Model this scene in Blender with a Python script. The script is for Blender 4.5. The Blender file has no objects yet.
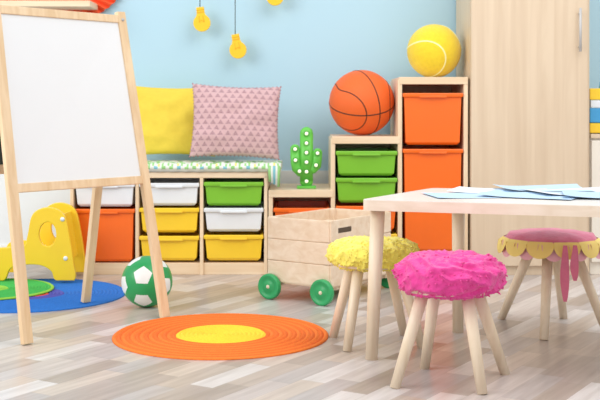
import bpy, bmesh, math, random
from mathutils import Vector, Matrix, noise, Euler
random.seed(4)
S=bpy.context.scene
try:
    S.view_settings.view_transform='Standard'
except Exception: pass
F=1100.0; H=0.79

# ---------------- materials
def lin(c):
    r=[]
    for v in c:
        v/=255.0
        r.append(v/12.92 if v<=0.04045 else ((v+0.055)/1.055)**2.4)
    return (*r,1)
MC={}
def mat(name,rgb,rough=0.5,var=0.06,scale=12,bump=0.0,bscale=60,sheen=0,emit=0):
    if name in MC: return MC[name]
    m=bpy.data.materials.new(name); m.use_nodes=True; nt=m.node_tree
    b=nt.nodes['Principled BSDF']; b.inputs['Roughness'].default_value=rough
    tc=nt.nodes.new('ShaderNodeTexCoord'); n=nt.nodes.new('ShaderNodeTexNoise'); n.inputs['Scale'].default_value=scale
    n.inputs['Detail'].default_value=4
    nt.links.new(tc.outputs['Object'],n.inputs['Vector'])
    mx=nt.nodes.new('ShaderNodeMix'); mx.data_type='RGBA'
    c=lin(rgb)
    mx.inputs[6].default_value=tuple(min(1,x*(1-var)) for x in c[:3])+(1,)
    mx.inputs[7].default_value=tuple(min(1,x*(1+var)) for x in c[:3])+(1,)
    nt.links.new(n.outputs['Fac'],mx.inputs[0]); nt.links.new(mx.outputs[2],b.inputs['Base Color'])
    if bump>0:
        n2=nt.nodes.new('ShaderNodeTexNoise'); n2.inputs['Scale'].default_value=bscale; n2.inputs['Detail'].default_value=3
        nt.links.new(tc.outputs['Object'],n2.inputs['Vector'])
        bp=nt.nodes.new('ShaderNodeBump'); bp.inputs['Strength'].default_value=bump; bp.inputs['Distance'].default_value=0.01
        nt.links.new(n2.outputs['Fac'],bp.inputs['Height']); nt.links.new(bp.outputs['Normal'],b.inputs['Normal'])
    if sheen: b.inputs['Sheen Weight'].default_value=sheen
    if emit:
        b.inputs['Emission Color'].default_value=c; b.inputs['Emission Strength'].default_value=emit
    MC[name]=m; return m
def wood(name,rgb,rgb2,axis='Z',rough=0.45,k=1.0):
    if name in MC: return MC[name]
    m=bpy.data.materials.new(name); m.use_nodes=True; nt=m.node_tree
    b=nt.nodes['Principled BSDF']; b.inputs['Roughness'].default_value=rough
    tc=nt.nodes.new('ShaderNodeTexCoord'); mp=nt.nodes.new('ShaderNodeMapping')
    sc={'X':(1.2,22,22),'Y':(22,1.2,22),'Z':(22,22,1.2)}[axis]
    mp.inputs['Scale'].default_value=tuple(v*k for v in sc)
    n=nt.nodes.new('ShaderNodeTexNoise'); n.inputs['Scale'].default_value=1.6; n.inputs['Detail'].default_value=8; n.inputs['Distortion'].default_value=0.6
    nt.links.new(tc.outputs['Object'],mp.inputs['Vector']); nt.links.new(mp.outputs['Vector'],n.inputs['Vector'])
    cr=nt.nodes.new('ShaderNodeValToRGB'); cr.color_ramp.elements[0].position=0.32; cr.color_ramp.elements[1].position=0.66
    cr.color_ramp.elements[0].color=lin(rgb2); cr.color_ramp.elements[1].color=lin(rgb)
    nt.links.new(n.outputs['Fac'],cr.inputs['Fac']); nt.links.new(cr.outputs['Color'],b.inputs['Base Color'])
    MC[name]=m; return m

pineX=wood('pine_x',(243,221,190),(230,202,166),'X')
pineZ=wood('pine_z',(243,221,190),(230,202,166),'Z')
easelZ=wood('easel_wood',(236,209,172),(220,187,144),'Z')
birch=wood('birch',(240,222,197),(228,206,176),'Z')
cartX=wood('cart_pine',(246,226,202),(234,208,178),'X')
oak=wood('wardrobe_oak',(222,201,174),(211,188,160),'Z',0.5,0.7)
orange=mat('orange_plastic',(248,112,28),0.3)
green=mat('green_plastic',(126,194,54),0.3)
yellow=mat('yellow_plastic',(252,208,50),0.3)
whitep=mat('white_plastic',(232,236,240),0.3)

# ---------------- builder
class B:
    def __init__(s): s.bm=bmesh.new(); s.mats=[]
    def mi(s,m):
        if m not in s.mats: s.mats.append(m)
        return s.mats.index(m)
    def add(s,verts,faces,m,smooth=False):
        i=s.mi(m); vs=[s.bm.verts.new(v) for v in verts]
        for f in faces:
            try:
                fc=s.bm.faces.new([vs[j] for j in f]); fc.material_index=i; fc.smooth=smooth
            except ValueError: pass
        return vs
    def box(s,x0,x1,y0,y1,z0,z1,m,M=None,bev=0.003):
        t=bmesh.new(); bmesh.ops.create_cube(t,size=1)
        for v in t.verts:
            v.co=Vector(((x0+x1)/2+v.co.x*(x1-x0),(y0+y1)/2+v.co.y*(y1-y0),(z0+z1)/2+v.co.z*(z1-z0)))
        if bev>0:
            bmesh.ops.bevel(t,geom=t.edges[:],offset=min(bev,0.3*min(x1-x0,y1-y0,z1-z0)),segments=2,profile=0.7,affect='EDGES')
        s.merge(t,m,M)
    def merge(s,t,m,M=None,smooth=False):
        t.verts.index_update()
        vs=[(M@v.co if M else v.co.copy()) for v in t.verts]
        s.add(vs,[[v.index for v in f.verts] for f in t.faces],m,smooth); t.free()
    def beam(s,p0,p1,w,d,m,side=Vector((1,0,0)),bev=0.003):
        p0=Vector(p0);p1=Vector(p1); z=(p1-p0); L=z.length; z.normalize()
        x=(side-z*side.dot(z)).normalized(); y=z.cross(x)
        M=Matrix((x,y,z)).transposed().to_4x4(); M.translation=p0
        s.box(-w/2,w/2,-d/2,d/2,0,L,m,M,bev)
    def tube(s,pts,r,m,n=10,closed=False,rs=None,flat=1.0,cap=True):
        pts=[Vector(p) for p in pts]; N=len(pts); rings=[]; ref=None
        vs=[];fs=[]
        for i,p in enumerate(pts):
            a=pts[(i-1)%N] if (closed or i>0) else p; b=pts[(i+1)%N] if (closed or i<N-1) else p
            t=(b-a).normalized()
            if ref is None:
                ref=Vector((0,1,0)) if abs(t.y)<0.9 else Vector((1,0,0))
            u=(ref-t*ref.dot(t)).normalized(); v=t.cross(u); 
            if flat==1.0: ref=u
            rr=rs[i] if rs else r
            for k in range(n):
                A=2*math.pi*k/n; vs.append(p+u*math.cos(A)*rr*flat+v*math.sin(A)*rr)
        M=N if closed else N-1
        for i in range(M):
            j=(i+1)%N
            for k in range(n):
                fs.append([i*n+k,i*n+(k+1)%n,j*n+(k+1)%n,j*n+k])
        if cap and not closed:
            fs.append(list(range(n))[::-1]); fs.append([(N-1)*n+k for k in range(n)])
        s.add(vs,fs,m,True)
    def cone(s,p0,p1,r0,r1,m,n=20): s.tube([p0,p1],0,m,n,rs=[r0,r1])
    def lathe(s,prof,m,c=(0,0,0),n=48,axis='Z',fn=None,matf=None,M=None):
        vs=[];N=len(prof)
        for (r,z) in prof:
            for k in range(n):
                A=2*math.pi*k/n; v=Vector((r*math.cos(A),r*math.sin(A),z))
                if axis=='Y': v=Vector((v.x,v.z,v.y))
                if axis=='X': v=Vector((v.z,v.x,v.y))
                if fn: v=fn(v)
                if M: v=M@v
                vs.append(v+Vector(c))
        base=s.add(vs,[],m)
        for i in range(N-1):
            mm=matf(i) if matf else m
            ix=s.mi(mm)
            for k in range(n):
                q=[base[i*n+k],base[i*n+(k+1)%n],base[(i+1)*n+(k+1)%n],base[(i+1)*n+k]]
                try:
                    f=s.bm.faces.new(q); f.material_index=ix; f.smooth=True
                except ValueError: pass
    def sphere(s,c,r,m,sub=3,sc=(1,1,1)):
        t=bmesh.new(); bmesh.ops.create_icosphere(t,subdivisions=sub,radius=r)
        for v in t.verts: v.co=Vector(c)+Vector((v.co.x*sc[0],v.co.y*sc[1],v.co.z*sc[2]))
        s.merge(t,m,None,True)
    def outline(s,loops,th,m,M=None,bev=0.0):
        cu=bpy.data.curves.new('tmp','CURVE'); cu.dimensions='2D'; cu.fill_mode='BOTH'; cu.extrude=th/2; cu.bevel_depth=bev; cu.bevel_resolution=2
        for L in loops:
            sp=cu.splines.new('POLY'); sp.points.add(len(L)-1); sp.use_cyclic_u=True
            for i,(x,z) in enumerate(L): sp.points[i].co=(x,z,0,1)
        ob=bpy.data.objects.new('tmp',cu); S.collection.objects.link(ob)
        dg=bpy.context.evaluated_depsgraph_get(); me=bpy.data.meshes.new_from_object(ob.evaluated_get(dg))
        R=Matrix.Rotation(math.pi/2,4,'X')
        vs=[(M@(R@v.co)) if M else R@v.co for v in me.vertices]
        s.add(vs,[list(p.vertices) for p in me.polygons],m)
        bpy.data.objects.remove(ob); bpy.data.curves.remove(cu); bpy.data.meshes.remove(me)
    def done(s,name,origin=None):
        bmesh.ops.recalc_face_normals(s.bm,faces=s.bm.faces)
        if origin is None:
            n=len(s.bm.verts); origin=sum((v.co for v in s.bm.verts),Vector())/n
            origin.z=min(v.co.z for v in s.bm.verts)
        origin=Vector(origin)
        for v in s.bm.verts: v.co-=origin
        me=bpy.data.meshes.new(name); s.bm.to_mesh(me); s.bm.free()
        for m in s.mats: me.materials.append(m)
        ob=bpy.data.objects.new(name,me); ob.location=origin; S.collection.objects.link(ob); return ob

def smooth_loop(pts,n=8):
    out=[];N=len(pts)
    for i in range(N):
        p0,p1,p2,p3=[Vector(pts[(i+k-1)%N]) for k in range(4)]
        for j in range(n):
            t=j/n
            q=0.5*((2*p1)+(-p0+p2)*t+(2*p0-5*p1+4*p2-p3)*t*t+(-p0+3*p1-3*p2+p3)*t**3)
            out.append((q.x,q.y))
    return out
def circ(cx,cz,rx,rz=None,n=32):
    rz=rz or rx
    return [(cx+rx*math.cos(2*math.pi*k/n),cz+rz*math.sin(2*math.pi*k/n)) for k in range(n)]

# ---------------- room
WY=5.64
def floor_mat():
    m=bpy.data.materials.new('laminate_floor'); m.use_nodes=True; nt=m.node_tree; N=nt.nodes; L=nt.links
    b=N['Principled BSDF']; b.inputs['Roughness'].default_value=0.3
    tc=N.new('ShaderNodeTexCoord'); mp=N.new('ShaderNodeMapping'); mp.inputs['Rotation'].default_value=(0,0,math.radians(-58))
    L.new(tc.outputs['Object'],mp.inputs['Vector']); sx=N.new('ShaderNodeSeparateXYZ'); L.new(mp.outputs['Vector'],sx.inputs[0])
    def mt(op,a,bv=None):
        n=N.new('ShaderNodeMath'); n.operation=op
        for i,v in enumerate((a,bv)):
            if v is None: continue
            if isinstance(v,(int,float)): n.inputs[i].default_value=v
            else: L.new(v,n.inputs[i])
        return n.outputs[0]
    yy=mt('DIVIDE',sx.outputs['Y'],0.080); row=mt('FLOOR',yy)
    wn=N.new('ShaderNodeTexWhiteNoise'); wn.noise_dimensions='1D'; L.new(row,wn.inputs['W'])
    xx=mt('ADD',mt('DIVIDE',sx.outputs['X'],0.30),mt('MULTIPLY',wn.outputs['Value'],7.0)); col=mt('FLOOR',xx)
    cb=N.new('ShaderNodeCombineXYZ'); L.new(col,cb.inputs[0]); L.new(row,cb.inputs[1])
    w2=N.new('ShaderNodeTexWhiteNoise'); w2.noise_dimensions='2D'; L.new(cb.outputs[0],w2.inputs['Vector'])
    cr=N.new('ShaderNodeValToRGB'); cr.color_ramp.interpolation='CONSTANT'
    cols=[(188,174,164),(208,200,196),(176,163,156),(198,188,184),(184,176,174),(203,189,178),(172,159,150),(214,208,206)]
    e=cr.color_ramp.elements
    e[0].color=lin(cols[0]); e[0].position=0; e[1].color=lin(cols[1]); e[1].position=1/8
    for i in range(2,8):
        k=e.new(i/8); k.color=lin(cols[i])
    L.new(w2.outputs['Value'],cr.inputs['Fac'])
    mp2=N.new('ShaderNodeMapping'); mp2.inputs['Scale'].default_value=(4,42,1); L.new(mp.outputs['Vector'],mp2.inputs['Vector'])
    ns=N.new('ShaderNodeTexNoise'); ns.inputs['Scale'].default_value=1; ns.inputs['Detail'].default_value=6; L.new(mp2.outputs['Vector'],ns.inputs['Vector'])
    r2=N.new('ShaderNodeValToRGB'); r2.color_ramp.elements[0].position=0.3; r2.color_ramp.elements[0].color=(0.70,0.67,0.65,1); r2.color_ramp.elements[1].position=0.62; r2.color_ramp.elements[1].color=(1,1,1,1)
    L.new(ns.outputs['Fac'],r2.inputs['Fac'])
    mx=N.new('ShaderNodeMix'); mx.data_type='RGBA'; mx.blend_type='MULTIPLY'; mx.inputs[0].default_value=0.7
    L.new(cr.outputs['Color'],mx.inputs[6]); L.new(r2.outputs['Color'],mx.inputs[7])
    fy=mt('FRACT',yy); fx=mt('FRACT',xx)
    g=mt('MAXIMUM',mt('LESS_THAN',fy,0.025),mt('LESS_THAN',fx,0.008))
    mx2=N.new('ShaderNodeMix'); mx2.data_type='RGBA'; L.new(mt('MULTIPLY',g,0.3),mx2.inputs[0]); L.new(mx.outputs[2],mx2.inputs[6]); mx2.inputs[7].default_value=lin((125,112,104))
    L.new(mx2.outputs[2],b.inputs['Base Color'])
    return m
b=B(); b.box(-5,5,-1,WY+0.1,-0.1,0,floor_mat(),bev=0); b.done('floor',(0,0,0))
blue=mat('wall_blue_paint',(180,214,230),0.8,0.015,2)
b=B(); b.box(-5,5,WY,WY+0.1,0,2.7,blue,bev=0); b.done('wall_back',(0,WY,0))
b=B(); b.box(-5,5,WY-0.012,WY,0,0.46,mat('white_wall_panel',(230,234,236),0.6,0.02),bev=0.002); b.done('trim_1',(0,WY,0))
b=B(); b.box(-5,5,WY-0.026,WY-0.012,0,0.08,mat('white_trim',(238,238,236),0.4,0.02)); b.done('baseboard_back',(0,WY,0))

# ---------------- storage
def bin_(x0,x1,yf,z0,z1,m):
    b=B(); depth=0.40; lip=0.018; t=0.012
    xc=(x0+x1)/2; hw=(x1-x0)/2
    def ring(w,y0,y1,z): return [(xc-w,y0,z),(xc+w,y0,z),(xc+w,y1,z),(xc-w,y1,z)]
    bw=hw-0.014; tw=hw-0.007
    rings=[ring(bw-0.012,yf+0.024,yf+depth-0.024,z0),ring(bw,yf+0.014,yf+depth-0.014,z0+0.012),ring(tw,yf+0.006,yf+depth-0.006,z1-lip-0.002),
      ring(hw,yf-0.004,yf+depth,z1-lip),ring(hw,yf-0.006,yf+depth,z1-0.004),ring(hw-0.003,yf-0.003,yf+depth-0.003,z1),ring(tw-0.006,yf+0.012,yf+depth-0.016,z1),
      ring(bw-0.006,yf+0.022,yf+depth-0.022,z0+0.008)]
    vs=[v for r in rings for v in r]; fs=[[0,1,2,3][::-1]]
    for i in range(len(rings)-1):
        for k in range(4):
            fs.append([i*4+k,i*4+(k+1)%4,(i+1)*4+(k+1)%4,(i+1)*4+k])
    l=(len(rings)-1)*4; fs.append([l,l+1,l+2,l+3])
    b.add(vs,fs,m)
    b.box(xc-hw*0.45,xc+hw*0.45,yf-0.010,yf+0.008,z1-lip-0.004,z1-lip+0.006,m,bev=0.002)
    ob=b.done('storage_bin')
    md=ob.modifiers.new('bev','BEVEL'); md.width=0.003; md.segments=2
FY=5.14; s0=F/FY
def X(px): return (px-300)/s0
def Z(py): return H-(py-106)/s0
D=0.43
b=B(); L0=X(70);L1=X(267.5); T=0.016
top=Z(172)
b.box(L0,L1,FY,FY+D,top-0.028,top,pineX)
b.box(L0,L1,FY+0.01,FY+D,0.0,0.055,pineX)
cols=[X(70),X(137),X(201.5),X(267.5)]
for c in cols:
    a=c-T/2
    a=max(a,L0);a=min(a,L1-T)
    b.box(a,a+T,FY,FY+D,0.0,top-0.02,pineZ)
b.box(L0,L1,FY+D-0.008,FY+D,0.05,top-0.02,pineX,bev=0)
b.done('toy_storage_bench')
def colbin(c0,c1,py0,py1,m):
    bin_(c0+T/2+0.003,c1-T/2-0.003,FY-0.002,Z(py1),Z(py0),m)
colbin(cols[0]+T/2,cols[1],183,207,whitep); colbin(cols[0]+T/2,cols[1],209,262,orange)
colbin(cols[1],cols[2],183,206,whitep); colbin(cols[1],cols[2],208,233,yellow); colbin(cols[1],cols[2],236,261,yellow)
colbin(cols[2],cols[3]-T/2,182,206,green); colbin(cols[2],cols[3]-T/2,208,232,whitep); colbin(cols[2],cols[3]-T/2,235,261,yellow)
b=B(); c=[X(268.5),X(333),X(400),X(468)]
hs=[Z(190),Z(136.5),Z(77)]
TT=0.02
for i in range(3):
    b.box(c[i]-(0.004 if i else 0),c[i+1]+0.0,FY-0.003,FY+D,hs[i]-0.034,hs[i],pineX)
    b.box(c[i]+0.001,c[i+1]-0.001,FY+D-0.008,FY+D,0.05,hs[i]-0.02,pineX,bev=0)
b.box(c[0],c[0]+TT,FY,FY+D,0,hs[0]-0.01,pineZ)
b.box(c[1]-TT/2,c[1]+TT/2,FY,FY+D,0,hs[1]-0.01,pineZ)
b.box(c[2]-TT/2,c[2]+TT/2,FY,FY+D,0,hs[2]-0.01,pineZ)
b.box(c[3]-TT,c[3],FY,FY+D,0,hs[2]-0.01,pineZ)
b.box(c[0],c[3],FY+0.01,FY+D,0,0.055,pineX)
b.done('stepped_toy_storage_shelf')
def sb(x0,x1,a,z,m): bin_(x0+0.003,x1-0.003,FY-0.002,Z(z),Z(a),m)
sb(c[0]+TT,c[1]-TT/2,208,229,orange); sb(c[0]+TT,c[1]-TT/2,231,258,orange)
sb(c[1]+TT/2,c[2]-TT/2,151,176,green); sb(c[1]+TT/2,c[2]-TT/2,178,203,green); sb(c[1]+TT/2,c[2]-TT/2,206,231,orange); sb(c[1]+TT/2,c[2]-TT/2,234,260,yellow)
sb(c[2]+TT/2,c[3]-TT,93,145,orange); sb(c[2]+TT/2,c[3]-TT,149,252,orange)

# ---------------- wardrobe + side cabinet
b=B(); x0=X(469)+0.006; x1=X(587)
b.box(x0,x1+0.012,FY+0.002,WY-0.03,0.0,2.05,oak,bev=0.002)
b.box(x0+0.002,x1-0.001,FY-0.018,FY,0.045,2.04,oak,bev=0.002)
dk=mat('dark_gap',(90,75,60),0.8); steel=mat('brushed_steel',(190,190,190),0.3)
hx=X(578)
b.tube([(hx,FY-0.045,Z(9)),(hx,FY-0.045,Z(52))],0.006,steel)
for p in (14,47): b.tube([(hx,FY-0.045,Z(p)),(hx,FY-0.015,Z(p))],0.004,steel)
b.done('wardrobe')
b=B(); xs=x1+0.018; xe=xs+0.6
wh=mat('pale_cabinet',(236,228,214),0.4,0.03)
zt=Z(134)
b.box(xs,xe,FY+0.02,WY-0.03,0,zt-0.02,wh)
b.box(xs,xe+0.005,FY,WY-0.03,zt-0.02,zt,oak)
b.box(xs+0.004,(xs+xe)/2-0.002,FY+0.002,FY+0.02,0.06,zt-0.03,wh); b.box((xs+xe)/2+0.002,xe-0.004,FY+0.002,FY+0.02,0.06,zt-0.03,wh)
for q in (-0.03,0.03): b.tube([((xs+xe)/2+q,FY-0.012,zt-0.2),((xs+xe)/2+q,FY-0.012,zt-0.1)],0.005,steel)
b.done('low_cabinet')

# ---------------- cushions
def pillow(name,w,h,t,c,tilt,rotz,roll,m,tass=None):
    b=B(); n=36; vs=[];fs=[]
    def pt(u,v,sd):
        th=t/2*((1-u*u)**0.42*(1-v*v)**0.42)
        x=u*w/2*(1-0.06*(1-v*v)) ; z=v*h/2*(1-0.07*(1-u*u))
        wr=0.012*noise.noise(Vector((u*3,v*3,sd*2+w*9)))*min(1,th/0.02)
        return Vector((x,sd*(th+wr),z))
    for sd in (-1,1):
        o=len(vs)
        for i in range(n+1):
            for j in range(n+1):
                vs.append(pt(math.sin((-1+2*i/n)*math.pi/2),math.sin((-1+2*j/n)*math.pi/2),sd))
        for i in range(n):
            for j in range(n):
                a=o+i*(n+1)+j; f=[a,a+n+1,a+n+2,a+1]; fs.append(f if sd<0 else f[::-1])
    b.add(vs,fs,m,True)
    if tass:
        for k in range(88):
            A=k/88*4; s_,u=int(A),(A%1)*2-1
            q=[(u,-1),(1,u),(-u,1),(-1,-u)][s_]
            p=pt(q[0]*0.999,q[1]*0.999,1); b.sphere((p.x,0,p.z),0.0048,tass,1)
    bmesh.ops.remove_doubles(b.bm,verts=b.bm.verts,dist=1e-5)
    ob=b.done(name,(0,0,0)); ob.location=c; ob.rotation_euler=(tilt,roll,rotz); return ob
def pink_mat():
    m=bpy.data.materials.new('pink_pattern_fabric'); m.use_nodes=True; nt=m.node_tree;N=nt.nodes;L=nt.links
    bs=N['Principled BSDF']; bs.inputs['Roughness'].default_value=0.9
    tc=N.new('ShaderNodeTexCoord'); sx=N.new('ShaderNodeSeparateXYZ'); L.new(tc.outputs['Object'],sx.inputs[0])
    def mt(op,a,bv=None):
        n=N.new('ShaderNodeMath'); n.operation=op
        for i,v in enumerate((a,bv)):
            if v is None: continue
            if isinstance(v,(int,float)): n.inputs[i].default_value=v
            else: L.new(v,n.inputs[i])
        return n.outputs[0]
    v=mt('DIVIDE',sx.outputs['Z'],0.026); row=mt('FLOOR',v); fv=mt('FRACT',v)
    u=mt('ADD',mt('DIVIDE',sx.outputs['X'],0.036),mt('MULTIPLY',row,0.5)); fu=mt('ABSOLUTE',mt('SUBTRACT',mt('FRACT',u),0.5))
    tri=mt('LESS_THAN',mt('ADD',mt('MULTIPLY',fu,2.2),mt('MULTIPLY',fv,0.95)),0.86)
    st=mt('GREATER_THAN',mt('FRACT',mt('MULTIPLY',mt('ADD',fu,mt('MULTIPLY',fv,0.35)),7.0)),0.38)
    msk=mt('MULTIPLY',tri,st)
    mx=N.new('ShaderNodeMix'); mx.data_type='RGBA'; L.new(mt('MULTIPLY',msk,0.8),mx.inputs[0])
    mx.inputs[6].default_value=lin((208,172,174)); mx.inputs[7].default_value=lin((138,98,110))
    L.new(mx.outputs[2],bs.inputs['Base Color']); return m
pm=pink_mat()
pillow('yellow_pillow',0.42,0.355,0.12,(-0.625,5.45,0.716),math.radians(-13),0.0,0.01,mat('yellow_linen',(232,204,74),0.95,0.08,40,0.25,250))
pillow('pink_patterned_pillow',0.425,0.355,0.13,(-0.308,5.27,0.716),math.radians(-12),math.radians(4),math.radians(2),pm,mat('pink_pompom',(178,130,140),0.9))
b=B()
cols_q=[mat('quilt_white',(226,230,220),0.95,0.05,40,0.3,60),mat('quilt_green',(150,204,130),0.95),mat('quilt_blue',(130,192,204),0.95),mat('quilt_pink',(230,170,176),0.95),mat('quilt_yellow',(240,218,120),0.95)]
nx=110; xa,xb=X(70)+0.0,X(281)
ya,yb=FY-0.02,FY+D-0.01
vs=[]
zt_,zb_=top+0.040,top+0.002
prof=[(ya+0.012,zb_),(ya,zb_+0.012),(ya-0.004,(zt_+zb_)/2),(ya,zt_-0.012),(ya+0.014,zt_),(ya+0.05,zt_+0.002),(ya+0.12,zt_+0.002),(ya+0.3,zt_-0.002),(yb-0.01,zt_-0.004),(yb,zb_+0.01),(yb-0.01,zb_)]
np_=len(prof)
for i in range(nx+1):
    x=xa+(xb-xa)*i/nx
    for j,(y,z) in enumerate(prof):
        w=0.003*math.sin(i*0.9)+0.003*noise.noise(Vector((x*9,y*9,0)))
        vs.append((x,y+(w if j<4 else 0),z+(min(w,0.002) if 3<=j<8 else 0)))
base=b.add(vs,[],cols_q[0])
random.seed(3)
for i in range(nx):
    for j in range(np_-1):
        mm=cols_q[0]
        if j==3: mm=cols_q[[0,1,0,1,0,0,4,0,1,0][(i//1)%10]]
        if j in (1,2): mm=cols_q[[1,0,1,0,2,0][(i//2)%6]]
        if j in (4,6): mm=random.choice([cols_q[0],cols_q[0],cols_q[1]])
        if j==5 : mm=cols_q[[0,1,1,0,1,0][(i//2)%6]]
        f=b.bm.faces.new([base[i*np_+j],base[i*np_+j+1],base[(i+1)*np_+j+1],base[(i+1)*np_+j]]); f.material_index=b.mi(mm); f.smooth=True
b.bm.faces.new([base[j] for j in range(np_)]); b.bm.faces.new([base[nx*np_+j] for j in range(np_)])
for k,(dx,cm) in enumerate(((0,1),(0.011,0),(0.022,2),(0.033,0),(0.043,1))):
    b.tube([(xb-0.053+dx,ya-0.004,zt_-0.01),(xb-0.053+dx,ya-0.01,zb_-0.0),(xb-0.05+dx*0.9,ya-0.012,zb_-0.045-0.006*k)],0.0065,cols_q[cm],8)
b.done('seat_pad')

# ---------------- balls
zm=hs[1]; r=0.158; cx=(362-300)*5.30/F
bo=mat('basketball_rubber',(240,104,32),0.5,0.06,20,0.35,300); bk=mat('black_rubber',(70,36,22),0.6)
b=B(); b.sphere((0,0,0),r,bo,5)
def seam(fn,m,w,n=96):
    b.tube([fn(2*math.pi*k/n)*(r*1.0005-w*0.55) for k in range(n)],w,m,6,closed=True)
seam(lambda t:Vector((0,math.cos(t),math.sin(t))),bk,0.0036); seam(lambda t:Vector((math.cos(t),math.sin(t),0)),bk,0.0036)
def side(sg):
    def f(t):
        x=0.42+0.38*math.sin(t)**2; q=math.sqrt(1-x*x); return Vector((sg*x,q*math.cos(t),q*math.sin(t)))
    return f
seam(side(1),bk,0.0036); seam(side(-1),bk,0.0036)
ob=b.done('basketball',(0,0,0)); ob.location=(cx,5.32,zm+r+0.001); ob.rotation_euler=(math.radians(20),math.radians(-12),math.radians(28))
r=0.130
b=B(); ty=mat('tennis_felt',(246,214,44),0.95,0.12,60,0.5,220,sheen=0.3); b.sphere((0,0,0),r,ty,5)
def ts(t):
    a,bb=0.75,0.25; c_=2*math.sqrt(a*bb)
    return Vector((a*math.cos(t)+bb*math.cos(3*t),a*math.sin(t)-bb*math.sin(3*t),c_*math.sin(2*t))).normalized()
seam(ts,mat('seam_cream',(252,246,180),0.7),0.005,140)
ob=b.done('oversized_tennis_ball',(0,0,0)); ob.location=((434-300)*5.32/F,5.32,hs[2]+r); ob.rotation_euler=(math.radians(75),math.radians(15),math.radians(35))
r=0.1
b=B(); gs=mat('soccer_green',(38,158,88),0.35); ws=mat('soccer_white',(238,240,238),0.35)
t=bmesh.new(); bmesh.ops.create_icosphere(t,subdivisions=1,radius=1); iv=[v.co.normalized() for v in t.verts]; t.free()
t=bmesh.new(); bmesh.ops.create_icosphere(t,subdivisions=7,radius=r)
gi=b.mi(gs);wi=b.mi(ws)
t.verts.index_update()
base=b.add([v.co.copy() for v in t.verts],[],gs)
nb={i:[w for w in iv if 0.3<iv[i].dot(w)<0.6] for i in range(12)}
for f in t.faces:
    d=f.calc_center_median().normalized()
    i=max(range(12),key=lambda k:iv[k].dot(d)); v=iv[i]
    g=d/d.dot(v)
    pin=max((g-v).dot((w-v*v.dot(w)).normalized()) for w in nb[i])
    nf=b.bm.faces.new([base[q.index] for q in f.verts]); nf.material_index=wi if pin<0.33 else gi; nf.smooth=True
t.free()
ob=b.done('soccer_ball',(0,0,0)); ob.location=((147-300)*4.33/F,4.33,r); ob.rotation_euler=(0.5,0.35,0.7)

# ---------------- cactus light
b=B(); gc=mat('cactus_green',(100,196,74),0.4); gd=mat('cactus_green_dark',(66,160,56),0.4); bulb=mat('warm_bulb',(250,246,225),0.3,0.02,emit=0.5)
cy=5.24; sc=cy/F
def C(px,py): return ((px-300)*sc, H-(py-106)*sc)
bz=hs[0]+0.001
w=6.6*sc
def stad(pts,w):
    b.tube([(p[0],cy,p[1]) for p in pts],w,gc,20,flat=0.6)
    for p in (pts[0],pts[-1]): b.sphere((p[0],cy,p[1]),w,gc,3,(1,0.6,1))
st=[(C(306.5,0)[0],bz+w+0.002),C(306.5,133.5)]
stad(st,w)
stad([C(306,173),C(300,172),C(296.5,168.5),C(295.5,163),C(295,149)],w*0.72)
stad([C(307,170),C(313,169),C(316.5,165.5),C(317.2,160),C(317.5,153)],w*0.72)
b.box(C(297,0)[0],C(316,0)[0],cy-0.03,cy+0.03,bz,bz+0.012,gc)
for p in [(306.5,181),(306.5,171.5),(306.5,162),(306.5,152.5),(306.5,143),(306.5,133.5),(295.2,149),(295.5,160),(299.5,171),(317.5,153),(316,165)]:
    q=C(*p); b.lathe([(0.0095,0.0),(0.0125,-0.004),(0.0135,0.0)],gd,c=(q[0],cy-w*0.56,q[1]),n=16,axis='Y'); b.sphere((q[0],cy-w*0.58,q[1]),0.0088,bulb,2)
b.done('cactus_night_light')

# ---------------- hanging bulbs
yb_=mat('bulb_yellow_card',(250,200,34),0.5); cord=mat('black_cord',(50,50,55),0.6); yo=mat('bulb_orange_detail',(236,172,20),0.5)
for (bx,byy,tx) in ((202,23,199.5),(238,50,234.5),(275,-3,274)):
    b=B(); D2=5.56; sc=D2/F
    cx_,cz_=(bx-300)*sc, H-(byy-106)*sc
    R=8.2*sc
    L=[]
    for k in range(25):
        A=math.radians(-235+ k*(290/24)); L.append((R*math.cos(A),R*math.sin(A)))
    L+= [(0.44*R,1.15*R),(0.42*R,1.9*R),(-0.42*R,1.9*R),(-0.44*R,1.15*R)]
    lean=Matrix.Translation((cx_,D2,cz_))@Matrix.Rotation(math.atan2(tx-bx,17)*0.9,4,'Y')
    b.outline([L],0.012,yb_,lean,0.002)
    for zz in (1.3,1.6): b.box(-0.48*R,0.48*R,-0.010,0.010,(zz-0.05)*R,(zz+0.05)*R,yo,lean,bev=0.001)
    b.tube([lean@Vector((-0.22*R,-0.008,0.9*R)),lean@Vector((-0.3*R,-0.009,0.1*R)),lean@Vector((0,-0.009,0.35*R)),lean@Vector((0.3*R,-0.009,0.1*R)),lean@Vector((0.22*R,-0.008,0.9*R))],0.0014,yo,6)
    tp=lean@Vector((0,0,1.9*R)); b.tube([tp,(tp.x,D2,2.1)],0.0022,cord,6)
    b.tube([(tp.x,D2,2.1),(tp.x,WY,2.1)],0.006,cord,6)
    b.done('hanging_paper_bulb')
b=B(); of=mat('orange_fan_paper',(244,96,50),0.8); D3=WY-0.03; sc=D3/F; c0=Vector(((52-300)*sc,D3,H-(-20-106)*sc)); R=72*sc
vs=[c0.copy()];fs=[];n=96
for k in range(n+1):
    A=2*math.pi*k/n; vs.append(c0+Vector((R*math.cos(A),-0.018 if k%2 else 0.012,0.62*R*math.sin(A))))
for k in range(n): fs.append([0,k+1,k+2])
b.add(vs,fs,of); b.done('pleated_paper_fan')
b=B(); D3=5.40; sc=D3/F; z0=H+(106-6.5)*sc
b.box((-60-300)*sc,(90-300)*sc,D3,WY,z0,z0+0.03,pineX); 
b.done('wall_shelf')

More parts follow.
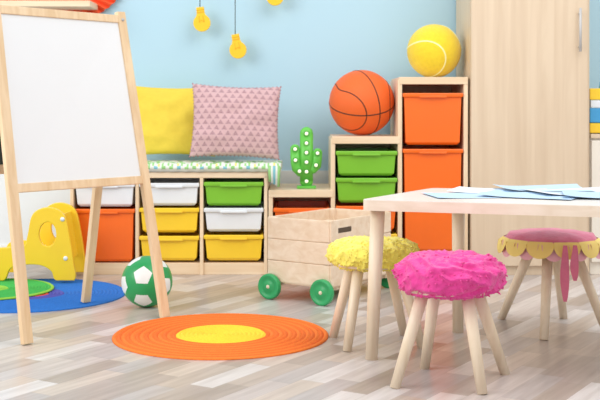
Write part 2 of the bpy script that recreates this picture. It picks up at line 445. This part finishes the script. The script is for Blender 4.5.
# ---------------- easel
b=B(); FR=Vector((-0.503,4.10,0)); FL=Vector((-0.903,3.64,0)); back=Vector((-0.345,0.275,0)); topz=1.15
side_=(FR-FL).normalized()
inn=Vector((-0.030,-0.006,0))
TR=FR+back*0.46+Vector((0,0,topz))+inn; TL=FL+back*0.46+Vector((0,0,topz))-inn*0.4
for f_,t_ in ((FR,TR),(FL,TL)): b.beam(f_+Vector((0,0,0.003)),t_,0.038,0.02,easelZ,side_)
b2=back.normalized()
for f_,t_,sg in ((FR,TR,-1),(FL,TL,1)):
    b.beam(f_+back+side_*sg*0.005+Vector((0,0,0.012)),t_+b2*0.026-Vector((0,0,0.02)),0.036,0.02,easelZ,side_)
def on(t,a,b_): return a+(b_-a)*t
ax=(TR-FR).normalized(); nrm=side_.cross(ax).normalized()
if nrm.y>0: nrm=-nrm
for tt,hh in ((0.975,0.030),(0.445,0.030)):
    b.beam(on(tt,FL,TL)+side_*0.018,on(tt,FR,TR)-side_*0.018,hh,0.018,easelZ,ax)
wb=mat('whiteboard_surface',(232,234,236),0.35,0.01)
q0=on(0.455,FL,TL)+side_*0.018; q1=on(0.455,FR,TR)-side_*0.018; q2=on(0.965,FR,TR)-side_*0.018; q3=on(0.965,FL,TL)+side_*0.018
nn_=nrm*0.003
b.add([q0+nn_,q1+nn_,q2+nn_,q3+nn_,q0-nn_,q1-nn_,q2-nn_,q3-nn_],[[0,1,2,3],[7,6,5,4],[0,4,5,1],[1,5,6,2],[2,6,7,3],[3,7,4,0]],wb)
bax=((TR+b2*0.026)-(FR+back)).normalized(); 
q0=on(0.5,FL+back,TL+b2*0.026)+side_*0.02; q1=on(0.5,FR+back,TR+b2*0.026)-side_*0.02; q2=on(0.96,FR+back,TR+b2*0.026)-side_*0.02; q3=on(0.96,FL+back,TL+b2*0.026)+side_*0.02
b.add([q0+nn_,q1+nn_,q2+nn_,q3+nn_,q0-nn_,q1-nn_,q2-nn_,q3-nn_],[[0,1,2,3],[7,6,5,4],[0,4,5,1],[1,5,6,2],[2,6,7,3],[3,7,4,0]],mat('chalkboard',(60,70,66),0.8))
for tt in (0.49,0.97): b.beam(on(tt,FL+back,TL+b2*0.026)+side_*0.018,on(tt,FR+back,TR+b2*0.026)-side_*0.018,0.035,0.018,easelZ,bax)
for p in (TR,TL): b.tube([p-b2*0.02+Vector((0,0,-0.03)),p+b2*0.04+Vector((0,0,-0.03))],0.006,steel,8)
b.done('whiteboard_easel')

# ---------------- rugs
def rug(name,c,R,rings,z=0.0):
    b=B(); n=len(rings); prof=[(0.0001,0.002)]; ml=[]
    for i,m in enumerate(rings):
        r0=R*i/n; r1=R*(i+1)/n
        for k,(q,h) in enumerate(((0.15,0.005),(0.5,0.0085),(0.85,0.005),(1.0,0.003))):
            prof.append((r0+(r1-r0)*q,h)); ml.append(m)
    prof.append((R,0.0)); ml.append(rings[-1]); prof.append((0.0001,0.0)); ml.append(rings[-1])
    b.lathe(prof,rings[0],n=128,matf=lambda i:ml[i]); ob=b.done(name,(0,0,0)); ob.location=(c[0],c[1],z); return ob
ro=mat('rug_orange',(244,124,44),0.95,0.15,90,0.5,200); ry=mat('rug_yellow',(248,208,54),0.95,0.12,90,0.5,200)
ro2=mat('rug_orange_dark',(234,110,36),0.95,0.15,90,0.5,200)
rug('round_orange_rug',(-0.272,3.785),0.370,[ry]*10+[ro if i%2 else ro2 for i in range(14)])
rb=mat('rug_blue',(40,114,200),0.95,0.15,90,0.5,200); rr=mat('rug_red',(224,80,50),0.95,0.15,90); rp=mat('rug_purple',(80,80,170),0.95,0.15,90); rg=mat('rug_green',(70,186,84),0.95,0.15,90,0.5,200); rg2=mat('rug_lime',(150,206,70),0.95,0.15,90)
rug('round_blue_rug',(-1.13,4.59),0.40,[rr]*5+[rp]*4+[rb]*16)
rug('round_green_rug',(-1.32,4.67),0.27,[rr]*3+[rg2]*3+[rg]*13+[rg2]*1,0.0090)

# ---------------- yellow chair
b=B(); D4=4.86; sc=D4/F
def K(px,py): return ((px-300)*sc,H-(py-106)*sc)
zr=0.0235
out=[K(74,283),K(73,262),K(69,236),K(64,216),K(54,209),K(42,209),K(33,216),K(29,234),K(25,246),K(8,248),K(-4,250),K(-9,262),K(-11,283),K(4,283),K(10,268),K(22,264),K(40,264),K(52,270),K(57,283)]
lo=smooth_loop([(x,max(z,zr)) for x,z in out],6); lo=[(x,max(z,zr)) for x,z in lo]
hole=circ(*K(48,234),9.5*sc,13*sc,28)
for yy in (D4,D4+0.24):
    b.outline([lo,hole],0.014,yellow,Matrix.Translation((0,yy,0)),0.004)
x_a,z_a=K(-6,254); x_b,_=K(30,254)
b.box(x_a,x_b+0.03,D4,D4+0.24,z_a-0.012,z_a+0.004,yellow)
b.beam(Vector((K(66,262)[0],D4+0.12,K(66,262)[1])),Vector((K(59,216)[0],D4+0.12,K(59,216)[1])),0.23,0.012,yellow,Vector((0,1,0)))
for p in ((66,258),(63,219)):
    q=K(*p); b.lathe([(0.0,-0.016),(0.008,-0.016),(0.010,-0.012),(0.010,0.0)],whitep,c=(q[0],D4,q[1]),n=16,axis='Y')
b.done('yellow_child_chair')

# ---------------- wooden cart
b=B(); c1=Vector((0.118,4.36,0)); un=Vector((-0.82,0.572,0)).normalized(); vn=Vector((0.572,0.82,0)).normalized(); uL=0.30; vL=0.47
u=un*uL; v=vn*vL
zb,zt2=0.07,0.335
t_=0.014
def wall(p,q,out_):
    d=(q-p).normalized(); L=(q-p).length; M=Matrix((d,Vector((-d.y,d.x,0)),Vector((0,0,1)))).transposed().to_4x4(); M.translation=p
    n=3; hgt=(zt2-zb)/n
    for k in range(n): b.box(0,L,-t_/2,t_/2,zb+k*hgt+0.001,zb+(k+1)*hgt-0.001,cartX,M,bev=0.004)
A0=c1;A1=c1+u;A2=c1+u+v;A3=c1+v
for p,q in ((A0,A1),(A0,A3),(A1,A2),(A3,A2)): wall(p,q,None)
for p,du,dv in ((A0,un,vn),(A1,-un,vn),(A2,-un,-vn),(A3,un,-vn)):
    M=Matrix((un,vn,Vector((0,0,1)))).transposed().to_4x4(); M.translation=p+(du+dv)*0.016
    b.box(-0.012,0.012,-0.012,0.012,zb-0.02,zt2+0.001,cartX,M)
M=Matrix((un,vn,Vector((0,0,1)))).transposed().to_4x4(); M.translation=c1
b.box(0,uL,0,vL,zb-0.005,zb+0.010,cartX,M)
Mv=Matrix((vn,-un,Vector((0,0,1)))).transposed().to_4x4(); Mv.translation=c1
b.box(0.05,0.15,-0.0078,0.0078,zt2-0.055,zt2-0.033,dk,Mv,0.004)
gw=mat('wheel_green',(46,166,98),0.35)
for p in (0.07,0.93):
    for q,sg in ((0,-1),(vL,1)):
        c_=c1+un*(uL*p)+vn*(q+sg*0.024)+Vector((0,0,0.052))
        ang=math.atan2(vn.y,vn.x); Mw=Matrix.Rotation(ang,4,'Z')
        b.lathe([(0.0005,-0.011),(0.02,-0.011),(0.024,-0.007),(0.036,-0.007),(0.042,-0.012),(0.050,-0.012),(0.052,-0.008),(0.052,0.008),(0.050,0.012),(0.042,0.012),(0.036,0.007),(0.024,0.007),(0.02,0.011),(0.0005,0.011)],gw,c=c_,n=40,axis='X',M=Mw)
        b.sphere(c_+vn*sg*0.011,0.008,birch,2)
for p in (0.07,0.93):
    b.tube([c1+un*(uL*p)+Vector((0,0,0.055))-vn*0.02,c1+un*(uL*p)+Vector((0,0,0.055))+vn*(vL+0.02)],0.008,birch,10)
b.done('wooden_toy_cart')

# ---------------- stools
def stool_base(b,cx,cy,feet,rt=0.085,zs=0.285):
    b.lathe([(0.0005,zs-0.022),(0.13,zs-0.022),(0.135,zs-0.018),(0.135,zs-0.002),(0.13,zs),(0.0005,zs)],birch,c=(cx,cy,0),n=48)
    for f in feet:
        f=Vector((f[0],f[1],0)); d=(f-Vector((cx,cy,0))); d2=d.normalized()
        b.cone(f,Vector((cx,cy,0))+d2*rt+Vector((0,0,zs-0.01)),0.0145,0.019,birch,20)
def fluffy(b,cx,cy,R,z0,z1,m,seed,amp=0.018,swirl=0.0,tuft=900,tl=1.0,fq=1.0):
    prof=[]; n=44
    for i in range(n+1):
        a=-math.pi/2+math.pi*i/n
        prof.append((max(0.0008,R*(abs(math.cos(a))**0.5)), (z0+z1)/2+(z1-z0)/2*math.copysign(abs(math.sin(a))**0.85,math.sin(a))))
    cc=Vector((0,0,(z0+z1)/2))
    def disp(v):
        rr=math.hypot(v.x,v.y)
        rot=Matrix.Rotation(swirl*(1-rr/R),3,'Z'); q=rot@v
        q=q*fq
        d=noise.noise(q*26+Vector((seed,0,0)))+0.5*noise.noise(q*60+Vector((seed,5,0)))+0.25*noise.noise(q*120+Vector((2,5,seed)))
        w=noise.noise(q*9+Vector((0,seed,3)))*0.03
        rd=(1-abs(noise.noise((q+Vector((w,w,-w)))*19+Vector((0,seed,3)))))**4-0.45
        nn=(v-cc); nn.z*=1.8; nn.normalize()
        return v+nn*amp*(0.5*d+0.9*rd)
    b.lathe(prof,m,c=(cx,cy,0),n=170,fn=disp)
    random.seed(seed)
    for k in range(tuft):
        A=random.random()*2*math.pi; a=random.uniform(-1.3,1.5)
        if random.random()<0.3: a=random.uniform(-0.9,0.6)
        rr=R*abs(math.cos(a))**0.5
        zz=(z0+z1)/2+(z1-z0)/2*math.copysign(abs(math.sin(a))**0.85,math.sin(a))
        p=disp(Vector((rr*math.cos(A),rr*math.sin(A),zz)))
        nn=(p-cc); nn.z*=1.6; nn.normalize()
        tan=Vector((random.uniform(-1,1),random.uniform(-1,1),random.uniform(-1.2,0.4)))
        L=random.uniform(0.006,0.011)*tl
        o=Vector((cx,cy,0))
        b.tube([o+p-nn*0.004,o+p+nn*L*0.3+tan*L*0.25,o+p+nn*L*0.30+tan*L*0.8],0,m,5,rs=[0.0034,0.0026,0.0008],)
fy_=mat('fluffy_yellow',(250,232,104),0.95,0.10,50,0.4,160,sheen=0.3)
fp=mat('fluffy_pink',(232,66,152),0.95,0.12,50,0.4,160,sheen=0.3)
b=B(); stool_base(b,0.245,3.66,[((330+3-300)*3.76/F,3.76),((347-300)*3.54/F,3.54),(0.40,3.59),(0.36,3.80)]); fluffy(b,0.245,3.66,0.152,0.252,0.348,fy_,3,0.011,0.0,1100,0.7,1.3); b.done('fluffy_yellow_stool')
b=B(); stool_base(b,0.43,3.16,[(0.265,3.08),(0.375,3.31),(0.50,3.015),(0.605,3.24)]); fluffy(b,0.430,3.155,0.156,0.252,0.362,fp,11,0.016,1.8,450,0.7,1.0); b.done('fluffy_pink_stool')
b=B(); cx,cy=0.888,3.90
stool_base(b,cx,cy,[((501-300)*4.08/F,4.08),((544-300)*3.71/F,3.71),(1.07,3.84),(0.98,4.09)],zs=0.29)
pv=mat('petal_pink_velvet',(222,116,146),0.85,0.12,30,0.3,80,sheen=0.4); pyl=mat('petal_yellow_felt',(248,220,130),0.9); pb=mat('petal_blush_felt',(240,180,192),0.9)
b.lathe([(0.0005,0.29),(0.15,0.29),(0.161,0.302),(0.162,0.320),(0.150,0.336),(0.10,0.347),(0.04,0.351),(0.0005,0.352)],pv,c=(cx,cy,0),n=72,fn=lambda v:v+Vector((0,0,0.008*noise.noise(v*25))))
NP=12
for k in range(NP):
    A=2*math.pi*k/NP+0.1
    for layer,(mm,ln,wd,ro_) in enumerate(((pyl,0.044,0.048,0.0),(pb,0.052,0.040,0.5))):
        A2=A+ro_*2*math.pi/NP; d=Vector((math.cos(A2),math.sin(A2),0)); tn=Vector((-d.y,d.x,0))
        nn=12
        vs=[];o=Vector((cx,cy,0))
        for i in range(nn+1):
            th=math.pi*i/nn
            x=wd*math.cos(th); dr=math.sin(th)
            vs.append(o+d*(0.160-layer*0.002)+tn*x*0.85+Vector((0,0,0.326-layer*0.002)))
            vs.append(o+d*(0.172-layer*0.004)+tn*x+Vector((0,0,0.317)))
            vs.append(o+d*(0.175-layer*0.004+0.012*dr)+tn*x*1.0+Vector((0,0,0.315-ln*dr)))
        fs=[]
        for i in range(nn):
            fs+= [[3*i,3*i+3,3*i+4,3*i+1],[3*i+1,3*i+4,3*i+5,3*i+2]]
        b.add(vs,fs,mm,True)
A=-math.pi/2+0.03
for q,ll in ((0.0,0.19),(0.18,0.12)):
    d=Vector((math.cos(A+q),math.sin(A+q),0)); tn=Vector((-d.y,d.x,0)); o=Vector((cx,cy,0))+d*0.190
    vs=[]
    for i in range(13):
        t=i/12; w=0.006+0.010*math.sin(math.pi*t)
        z=0.320-ll*t; 
        vs+= [o+tn*(-w)+Vector((0,0,z))+d*0.004*math.sin(t*7),o+tn*w+Vector((0,0,z))+d*0.004*math.cos(t*7)]
    b.add(vs,[[2*i,2*i+1,2*i+3,2*i+2] for i in range(12)],pv,True)
b.done('petal_cushion_stool')

# ---------------- table
b=B(); tw=wood('table_birch',(242,226,206),(230,210,186),'X',0.35)
twt=mat('table_laminate',(242,237,232),0.25,0.02)
A_=Vector((0.186,3.39,0)); fd=Vector((0.955,-0.295,0)); bd=Vector((0.50,0.86,0))
W_=1.15; Dp=0.56
poly=[A_,A_+fd*W_,A_+fd*W_+bd*Dp,A_+bd*Dp]
def rounded(poly,r,n=6):
    out=[]
    for i,p in enumerate(poly):
        a=(poly[i-1]-p).normalized(); c=(poly[(i+1)%4]-p).normalized()
        p1=p+a*r;p2=p+c*r
        for k in range(n+1):
            t=k/n; out.append((p1*(1-t)**2+p*2*t*(1-t)+p2*t*t))
    return out
rp_=rounded(poly,0.03); n=len(rp_)
zt3=0.502
def slab(z0,z1,m,inset=0):
    cen=sum(rp_,Vector())/n
    pts=[p+(cen-p).normalized()*inset for p in rp_]
    vs=[p+Vector((0,0,z0)) for p in pts]+[p+Vector((0,0,z1)) for p in pts]
    fs=[list(range(n))[::-1],list(range(n,2*n))]+[[i,(i+1)%n,n+(i+1)%n,n+i] for i in range(n)]
    b.add(vs,fs,m)
slab(zt3-0.034,zt3-0.002,tw); slab(zt3-0.002,zt3,twt,0.0015)
def tleg(px,py,yy,top_=None):
    f=Vector(((px-300)*yy/F,yy,0)); tp=top_ or (f+Vector((0.012,0.01,0))); b.cone(f,Vector((tp[0],tp[1],zt3-0.03)),0.019,0.023,birch,24)
tleg(371.5,360,3.43,(0.243,3.435)); tleg(458,332,3.84,(0.553,3.84))
pr=A_+fd*(W_-0.06)+bd*0.06; b.cone(Vector((pr.x,pr.y,0)),Vector((pr.x,pr.y,zt3-0.03)),0.019,0.023,birch,24)
pr=A_+fd*(W_-0.06)+bd*(Dp-0.05); b.cone(Vector((pr.x,pr.y,0)),Vector((pr.x,pr.y,zt3-0.03)),0.019,0.023,birch,24)
b.done('childrens_table')
pbm=mat('light_blue_paper',(184,210,232),0.7,0.04); pb2=mat('pale_paper',(226,234,242),0.7,0.03)
b=B()
def paper(cx,cy,w,h,rot,z,m,curl):
    n=14; k_=6; vs=[]
    R=Matrix.Rotation(rot,3,'Z')
    for i in range(n+1):
        for j in range(k_+1):
            x=-w/2+w*i/n; y=-h/2+h*j/k_
            zz=z+curl*((max(0,-x/(w/2)))**3)+curl*((max(0,y/(h/2)))**3)*(i/n)
            vs.append(R@Vector((x,y,0))+Vector((cx,cy,zz)))
    b.add(vs,[[i*(k_+1)+j,(i+1)*(k_+1)+j,(i+1)*(k_+1)+j+1,i*(k_+1)+j+1] for i in range(n) for j in range(k_)],m,True)
paper(0.56,3.53,0.30,0.21,0.15,zt3+0.0012,pbm,0.003)
paper(0.66,3.68,0.30,0.21,-0.35,zt3+0.0024,pb2,0.006)
paper(0.74,3.50,0.30,0.21,-0.5,zt3+0.0036,pbm,0.007)
paper(0.90,3.60,0.30,0.21,0.25,zt3+0.0048,pb2,0.008)
paper(0.98,3.46,0.30,0.21,-0.2,zt3+0.0060,pbm,0.008)
paper(0.82,3.72,0.30,0.21,0.05,zt3+0.0072,pbm,0.010)
b.done('paper_sheets')

# toy box on the low cabinet
b=B(); xx=xs+0.004; yf=FY+0.03
tb=mat('toy_box_blue',(70,160,214),0.6); 
lay=[(88,100,yellow),(100,108,whitep),(108,123,tb),(123,133.4,yellow)]
for a_,z_,m_ in lay:
    b.box(xx+(0.004 if m_ is whitep else 0),xx+0.22,yf,yf+0.16,Z(z_)+0.001,Z(a_)-0.001,m_,bev=0.006)
b.tube([(xx+0.07,yf+0.08,Z(89)),(xx+0.07,yf+0.08,Z(82)),(xx+0.15,yf+0.08,Z(82)),(xx+0.15,yf+0.08,Z(89))],0.005,tb)
ob=b.done('toy_storage_box')

# ---------------- camera & light
cam=bpy.data.cameras.new('camera'); cam.lens=F/600*36; cam.sensor_width=36; cam.shift_y=-94/600; cam.clip_start=0.05
cam.dof.use_dof=True; cam.dof.focus_distance=3.5; cam.dof.aperture_fstop=8.0
co=bpy.data.objects.new('camera',cam); co.location=(0,0,H); co.rotation_euler=(math.pi/2,0,0); S.collection.objects.link(co); S.camera=co
w=bpy.data.worlds.new('world'); S.world=w; w.use_nodes=True; bg=w.node_tree.nodes['Background']; bg.inputs[0].default_value=(0.96,0.98,1,1); bg.inputs[1].default_value=0.98
def area(name,loc,tgt,sx,sy,e,col):
    l=bpy.data.lights.new(name,'AREA'); l.shape='RECTANGLE'; l.size=sx; l.size_y=sy; l.energy=e; l.color=col
    o=bpy.data.objects.new(name,l); o.location=loc; o.rotation_euler=(Vector(tgt)-Vector(loc)).to_track_quat('-Z','Y').to_euler(); S.collection.objects.link(o)
area('window_light',(-3.2,2.2,2.3),(0,4.6,0.3),2.4,2.0,85,(1,0.99,0.97))
area('overhead_area',(1.2,3.2,2.9),(0.5,4.4,0),2.0,2.0,42,(1,0.985,0.96))  # unseen overhead area lamp
